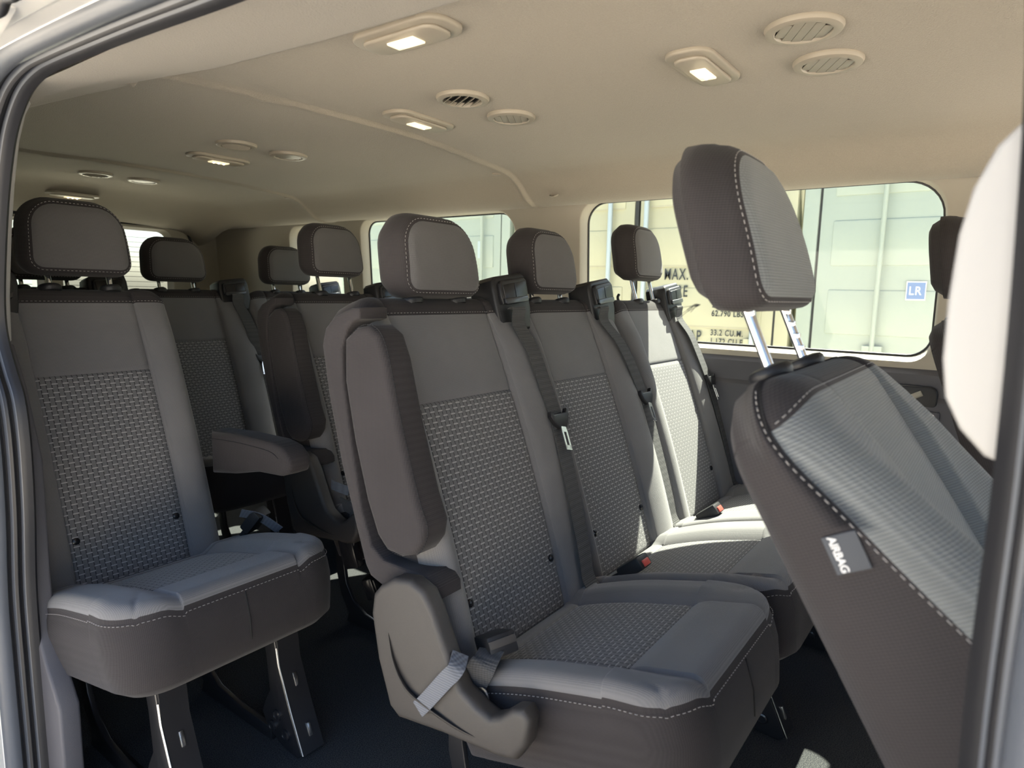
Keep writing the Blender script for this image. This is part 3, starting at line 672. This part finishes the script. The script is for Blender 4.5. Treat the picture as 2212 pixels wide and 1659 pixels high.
# right wall behind the door opening
XR = lambda z: .868
mb = MB(); win = rrect(-2.80, -1.75, .86, 1.26, (.06,)*4); pane_cell(mb, (-3.74, -1.60, .80, 1.33), win, XR, 1)
mb.add([(.868, -1.60, 1.33), (.868, -1.60, .0), (.868, -3.74, .0), (.868, -3.74, .8), (.868, -1.60, .8)], [[1, 2, 3, 4]])
struct(mb.out('wall_right', M['pillar'], ang=50))
mb = MB(); mb.add([(.905, a, b) for a, b in win], [list(range(len(win)))]); struct(mb.out('window_4', M['glass'], smooth=False))
mb = MB(); P = [(-1.475, .889), (-1.465, .973), (-1.429, 1.088), (-1.397, 1.165), (-1.361, 1.232), (-1.325, 1.270), (-1.296, 1.285), (-1.30, 1.292), (-1.62, 1.292), (-1.62, .889)]
mb.prism(P, 'x', .838, .878, .006); struct(mb.out('trim_2', M['white'], ang=50))
mb = MB(); P = [(-1.475, .885), (-1.425, .806), (-1.375, .68), (-1.38, .45), (-1.37, .36), (-1.33, .30), (-1.285, .24), (-1.285, .0), (-1.62, 0), (-1.62, .885)]
mb.prism(P, 'x', .835, .870, .006); struct(mb.out('trim_3', M['lower'], ang=50))
# front pillar trim (out of focus, bright) and the door opening's frame
mb = MB(); P = [(-.0235, 1.12), (-.027, 1.05), (-.029, .99), (-.027, .955), (-.019, .932), (-.004, .915), (.03, .905), (.10, .905), (.10, 1.33), (-.01, 1.33), (.02, 1.20), (-.002, 1.16)]
P = [(-.004, 1.092), (-.016, 1.078), (-.024, 1.058), (-.028, 1.035), (-.0295, 1.0), (-.029, .97), (-.026, .95), (-.018, .934), (-.006, .921), (.02, .912), (.10, .905), (.10, 1.15), (.03, 1.12)]
mb.prism([(a+.006, b) for a, b in P], 'x', .795, .855, .004); struct(mb.out('trim_4', M['white'], ang=60))
PATH = [(.006, -.10), (.006, .60), (.003, .80), (.003, .92), (.0, 1.03), (-.006, 1.13), (-.018, 1.20), (-.05, 1.25), (-.10, 1.272), (-.20, 1.278), (-.40, 1.281), (-.625, 1.283), (-.86, 1.292), (-1.08, 1.297), (-1.15, 1.294), (-1.205, 1.282), (-1.247, 1.260), (-1.290, 1.222), (-1.331, 1.156), (-1.364, 1.08), (-1.398, .974), (-1.400, .91), (-1.368, .848), (-1.338, .80), (-1.328, .72), (-1.335, .60), (-1.358, .45), (-1.360, .30), (-1.358, .15), (-1.355, -.1)]
def sweep(prof_, mats, mi, name):
    pts = [Vector((0, a, b)) for a, b in PATH]; pts = spline(pts, 5); V = []; F = []; FM = []; m = len(prof_)
    for i, p in enumerate(pts):
        t = (pts[min(i+1, len(pts)-1)]-pts[max(i-1, 0)]).normalized(); nrm = Vector((0, t.z, -t.y))  # outward
        k = sm((p.y+.15)/.15)
        for off, x in prof_: V.append(p+nrm*off+Vector((x, k*.38*max(0, x-.862), 0)))
    for i in range(len(pts)-1):
        for k in range(m-1): F.append([i*m+k, i*m+k+1, (i+1)*m+k+1, (i+1)*m+k]); FM.append(mi[k] if mi else 0)
    o = link(name, V, F, mats, None, FM, recalc=False); auto(o, 50); return struct(o)
sweep([(.014, .862), (.003, .864), (-.001, .868), (0, .875), (.002, .882), (.007, .885), (.007, .888), (.001, .890), (-.001, .894), (.001, .898), (.007, .901), (.007, .904), (.002, .906), (-.002, .910), (-.003, .918), (-.001, .927), (.006, .932), (.012, .934)],
      [M['rubber'], M['rubber2']], [0]*4+[1]+[0]*4+[1]+[0]*3+[1]*4, 'trim_5')
sweep([(.006, .930), (.010, .934), (.008, .940), (.007, .960), (.003, .963), (.002, .966), (.003, .985), (.010, .996), (.03, 1.0), (.12, 1.005), (.14, .995)], [M['paint']], None, 'trim_6')
# body side skin
mb = MB(); mb.box((.985, -2.65, .42), (.03, 2.3, 2.1)); mb.box((.985, .24, .30), (.03, .12, 1.9)); mb.box((.97, -.6, -.16), (.06, 1.6, .12)); mb.box((.985, .85, .12), (.03, 1.3, 1.2)); mb.box((-.985, .85, .12), (.03, 1.3, 1.2)); mb.box((.95, -.7, 1.45), (.05, 1.8, .10))
struct(mb.out('wall_body', M['paint'], smooth=False))
mb = MB(); mb.box((-.96, -1.8, .05), (.06, 4.0, 1.36)); struct(mb.out('wall_outer', M['paint'], smooth=False))
# door roller bracket in the upper left corner
rb = empty('door_roller', (1.0, -.88, 1.29), 'white bracket with a black arm in the sliding door track, upper left corner', 'roller')
mb = MB(); mb.box((-.012, .0, .018), (.03, .20, .02), .004); mb.box((-.01, -.05, -.0), (.022, .07, .016), .004, rot=Matrix.Rotation(radians(18), 3, 'X')); mb.out('bracket', M['paint'], rb)
mb = MB(); mb.tube(spline([(0, .055, .012), (.0, .045, -.002), (0, .02, .0), (0, -.0, -.008), (0, -.04, -.004), (0, -.07, -.012)], 5), .006, 10); mb.out('arm', M['black'], rb)
mb = MB(); mb.cyl((.0, .03, .0), (0, .03, .016), .011, 20); mb.out('roller_wheel', M['gloss'], rb)
# rear wall with two doors
mb = MB()
def XRear(z): return 0
def rear_cell(cell, win):
    m = MB(); pane_cell(m, cell, win, lambda z: 0, -1, rev=.05, flare=(.03, .03)); mb.add([(v[1], -3.70+v[0], v[2]) for v in m.v], m.f)
rw = [rrect(-.565, -.055, .86, 1.285, (.05,)*4), rrect(.055, .565, .86, 1.285, (.05,)*4)]
rear_cell((-.90, 0, .0, 1.345), rw[0]); rear_cell((0, .90, .0, 1.345), rw[1])
struct(mb.out('wall_rear', M['pillar'], ang=50))
mb = MB(); mb.tube([(x, -3.692, z) for x, z in [(.69, .3), (.69, 1.22), (.66, 1.29), (.60, 1.315), (-.60, 1.315), (-.66, 1.29), (-.69, 1.22), (-.69, .3)]], .007, 8); struct(mb.out('trim_7', M['rubber']))
for q, w_ in enumerate(rw):
    mb = MB(); mb.add([(a, -3.752, b) for a, b in w_], [list(range(len(w_)))]); gg = struct(mb.out('window_%d' % (5+q), M['glassr'], smooth=False))
    mb = MB()
    for k in range(15): mb.box(((w_[0][0]+w_[20][0])/2*0+(-.31 if q == 0 else .31), -3.750, .885+.026*k), (.47, .0008, .0022))
    mb.out('defroster_lines', M['cover'], gg, smooth=False)

# ------------------------------------------------------------------ headliner fittings
def cz(x, y):
    P = prof(y)
    for a, b in zip(P, P[1:]):
        if b.x <= x <= a.x: t = (x-a.x)/(b.x-a.x); return a.z+(b.z-a.z)*t
    return 1.43
def vent(x, y, label, ang, opened, grp='ceiling air vents'):
    z = cz(x, y); e = empty('air_vent', (x, y, z), label, 'vent', grp)
    mb = MB(); mb.lathe([(.060, .0005), (.0605, -.003), (.058, -.008), (.052, -.0105), (.045, -.010), (.042, -.006), (.0415, .0), (.0415, .0)], (0, 0, 0), (0, 0, 1), 48); mb.out('ring', M['bezel'], e)
    mb = MB(); mb.lathe([(0.0, -.0005), (.042, -.0005)], (0, 0, 0), (0, 0, 1), 32); mb.out('duct', M['black'] if opened else M['vane'], e)
    R = Matrix.Rotation(ang, 3, 'Z'); n = 5
    for k in range(n):
        t = (k-(n-1)/2)*.0160; L = 2*sqrt(max(0, .0405**2-t*t)); mb = MB(); tilt = radians(50 if opened else 1.5)
        mb.box((0, 0, 0), (L, .0155 if not opened else .014, .0012), .0004, rot=R @ Matrix.Rotation(tilt, 3, 'X')); mb.out('vane', M['vane'], e, loc=(R @ Vector((0, t, -.0075 if not opened else -.006))))
    return e
VT = [(-.302, 'near the front', 'foremost'), (-1.025, 'ahead of the first ceiling seam', 'second'), (-1.94, 'between the two ceiling seams', 'third'), (-2.945, 'behind the second ceiling seam', 'rearmost')]
for i, (y, w_, o_w) in enumerate(VT):
    for x, s_ in ((.090, 'door-side'), (-.094, 'window-side')):
        op = (x > 0 and i in (1, 2, 3))
        vent(x, y, '%s beige round air vent of the %s pair, %s' % (s_, o_w, w_), radians(30 if not (x > 0 and i == 1) else 62) if i != 2 else radians(-25), op)
def lamp(x, y, label, ang=0, turned=0):
    z = cz(x, y); e = empty('dome_light', (x, y, z), label, 'light', 'ceiling lamps'); e.rotation_euler = (0, 0, ang)
    out = rrect(-.105, .105, -.045, .045, (.035,)*4, 6)
    mb = MB(); mb.prism(out, 'z', -.009, .002, .004); mb.out('bezel', M['bezel'], e)
    mb = MB(); mb.prism(rrect(-.085, .085, -.031, .031, (.022,)*4, 6), 'z', -.016, -.008, .004); mb.out('cover', M['bezel'], e)
    mb = MB(); mb.box((0, 0, -.0165), (.062, .030, .006), .002); l_ = mb.out('lens', M['lens'], e)
    for k in (-1, 0, 1):
        mb = MB(); mb.lathe([(0, -.003), (.003, -.002), (.004, 0)], (k*.018, 0, -.0195), (0, 0, 1), 12); mb.out('led', M['bulb'], l_)
    ld = bpy.data.lights.new('lamp_glow', 'POINT'); ld.energy = .02; ld.color = (1, .8, .5); ld.shadow_soft_size = .02
    lo = bpy.data.objects.new('lamp_glow', ld); COL.objects.link(lo); lo.parent = e; lo.location = (0, 0, -.04)
lamp(.438, -.85, 'warm lit ceiling lamp set by itself close to the open door edge', radians(0+90))
lamp(.002, -.50, 'warm lit ceiling lamp nearest the front pair of vents')
lamp(.0, -1.25, 'warm lit ceiling lamp just ahead of the first seam')
lamp(.0, -2.20, 'warm lit ceiling lamp between the two seams')
lamp(.0, -3.42, 'warm lit ceiling lamp at the rear above the single seat headrest')
for x, y, w_ in ((-.607, -1.47, 'small round headliner plug behind the first ceiling seam'), (-.607, -2.68, 'small round headliner plug behind the second ceiling seam'), (-.72, -1.30, 'small headliner plug low on the ceiling curve above the windows')):
    mb = MB(); z = cz(x, y); mb.lathe([(0, -.004), (.014, -.0038), (.017, -.001), (.017, .002)], (0, 0, 0), (0 if x > -.7 else .6, 0, 1), 24); o = mb.out('ceiling_plug', M['bezel'], loc=(x, y, z)); tag(o, w_, 'plug', 'headliner plugs')

# ------------------------------------------------------------------ outside: ground and shipping containers
mb = MB(); mb.box((0, 0, -.72), (60, 60, .2)); struct(mb.out('ground', M['conc'], smooth=False))
def txt(body, y, z, size, parent, sx=.62, al='LEFT', ink=None):
    c = bpy.data.curves.new('lettering', 'FONT'); c.body = body; c.size = size; c.extrude = .0008; c.align_x = al; c.offset = .001; c.space_character = 1.15; c.materials.append(M['stencil'])
    o = bpy.data.objects.new('lettering', c); COL.objects.link(o); o.parent = parent; o.location = (.036, y, z); o.rotation_euler = (radians(90), 0, radians(90)); o.scale = (sx, 1, 1)
    if ink: c.materials.clear(); c.materials.append(ink)
    return textmesh(o)
def container(yc, mt, label, bars, x=-3.7, depth=6.0, rz=0, loc=None):
    e = empty('shipping_container', loc or (x, yc, -.62), label, 'container', 'shipping containers'); e.rotation_euler = (0, 0, rz); Hh = 2.75
    mb = MB(); mb.box((-depth/2-.05, 0, Hh/2), (depth, 2.36, Hh-.06))
    for s_ in (-1, 1): mb.box((-.05, s_*1.17, Hh/2), (.16, .10, Hh), .01)
    mb.box((-.05, 0, Hh-.06), (.16, 2.30, .12), .01); mb.box((-.05, 0, .08), (.16, 2.30, .16), .01); mb.out('frame', mt, e)
    for s_ in (-1, 1):
        mb = MB(); mb.box((0, s_*.565, Hh/2), (.04, 1.08, Hh-.30), .005)
        for zc in (.52, .98, 1.44, 1.90, 2.36): mb.box((.016, s_*.565, zc+.10), (.028, .92, .30), .012)
        d = mb.out('door', mt, e)
        mb = MB()
        for zc in (.52, .98, 1.44, 1.90, 2.36): mb.box((.031, s_*.565, zc-.044), (.002, .90, .012))
        if mt is M['cream']: mb.out('rust_streak', M['stain'], d)
        for yb in bars:
            if yb*s_ > 0:
                mb = MB(); mb.cyl((.07, yb, .12), (.07, yb, Hh-.12), .020 if mt is M['cream'] else .015, 12); mb.out('lock_bar', M['galv'] if mt is M['cream'] else mt, d)
                mb = MB()
                for zb in (.22, 1.30, 2.5): mb.box((.055, yb, zb), (.04, .12, .05), .006)
                mb.out('bar_bracket', mt, d)
    mb = MB(); mb.box((.012, 0, Hh/2), (.03, .030, Hh-.32)); mb.box((.0, -1.115, Hh/2), (.03, .022, Hh-.32)); mb.box((.0, 1.115, Hh/2), (.03, .022, Hh-.32)); mb.out('door_gasket', M['gasket'], e)
    return e
c1 = container(-2.43, M['cream'], 'cream shipping container with stencilled weights on its door, seen through the long side window', (-.22, .10, -.95, .98))
for b, y, z, s_ in (('FCIU 000000', .37, 2.215, .13), ('MAX. GR.', .26, 1.75, .125), ('TARE', .26, 1.62, .125), ('NET', .26, 1.49, .125), ('CU. CAP', .26, 1.28, .125)):
    txt(b if s_ != .13 or b[0] != 'F' else 'F', y, z, s_, c1)
for b, z in (('67.200 LBS', 1.755), ('30.480 KGS', 1.80), ('2.000 KGS', 1.675), ('4.410 LBS', 1.61), ('28.480 KGS', 1.545), ('62.790 LBS', 1.48), ('33.2 CU.M.', 1.335), ('1.172 CU.FT.', 1.27)):
    if b[0] != '3' or b[1] == '3': txt(b, .66, z, .062, c1, .75)
c2 = container(.05, M['pale'], 'pale grey-green shipping container with a blue square sticker, right of the cream one', (-.72, .25, .9))
st = MB(); st.box((.034, -.505, 1.69), (.002, .11, .12)); so_ = st.out('sticker', M['ink'], c2)
st = MB(); st.box((.0355, -.505, 1.69), (.002, .100, .105)); st.out('sticker_print', M['blue'], c2)
t_ = txt('LR', -.545, 1.665, .075, c2, .8, ink=M['ink']); t_.location.x = .038; t_.name = 'sticker_letters'
c3 = container(-4.92, M['pale'], 'pale shipping container seen through the middle side window, left of the cream one', (-.9, .25, .92))
mb = MB(); mb.box((.036, .87, 2.02), (.002, .05, .16), .0); mb.out('paint_scrape', M['galv'], c3)
c4 = container(0, M['pale'], 'pale shipping container standing behind the van, seen through the rear window', (-.5, .5), loc=(.2, -6.6, -.62), rz=radians(90))
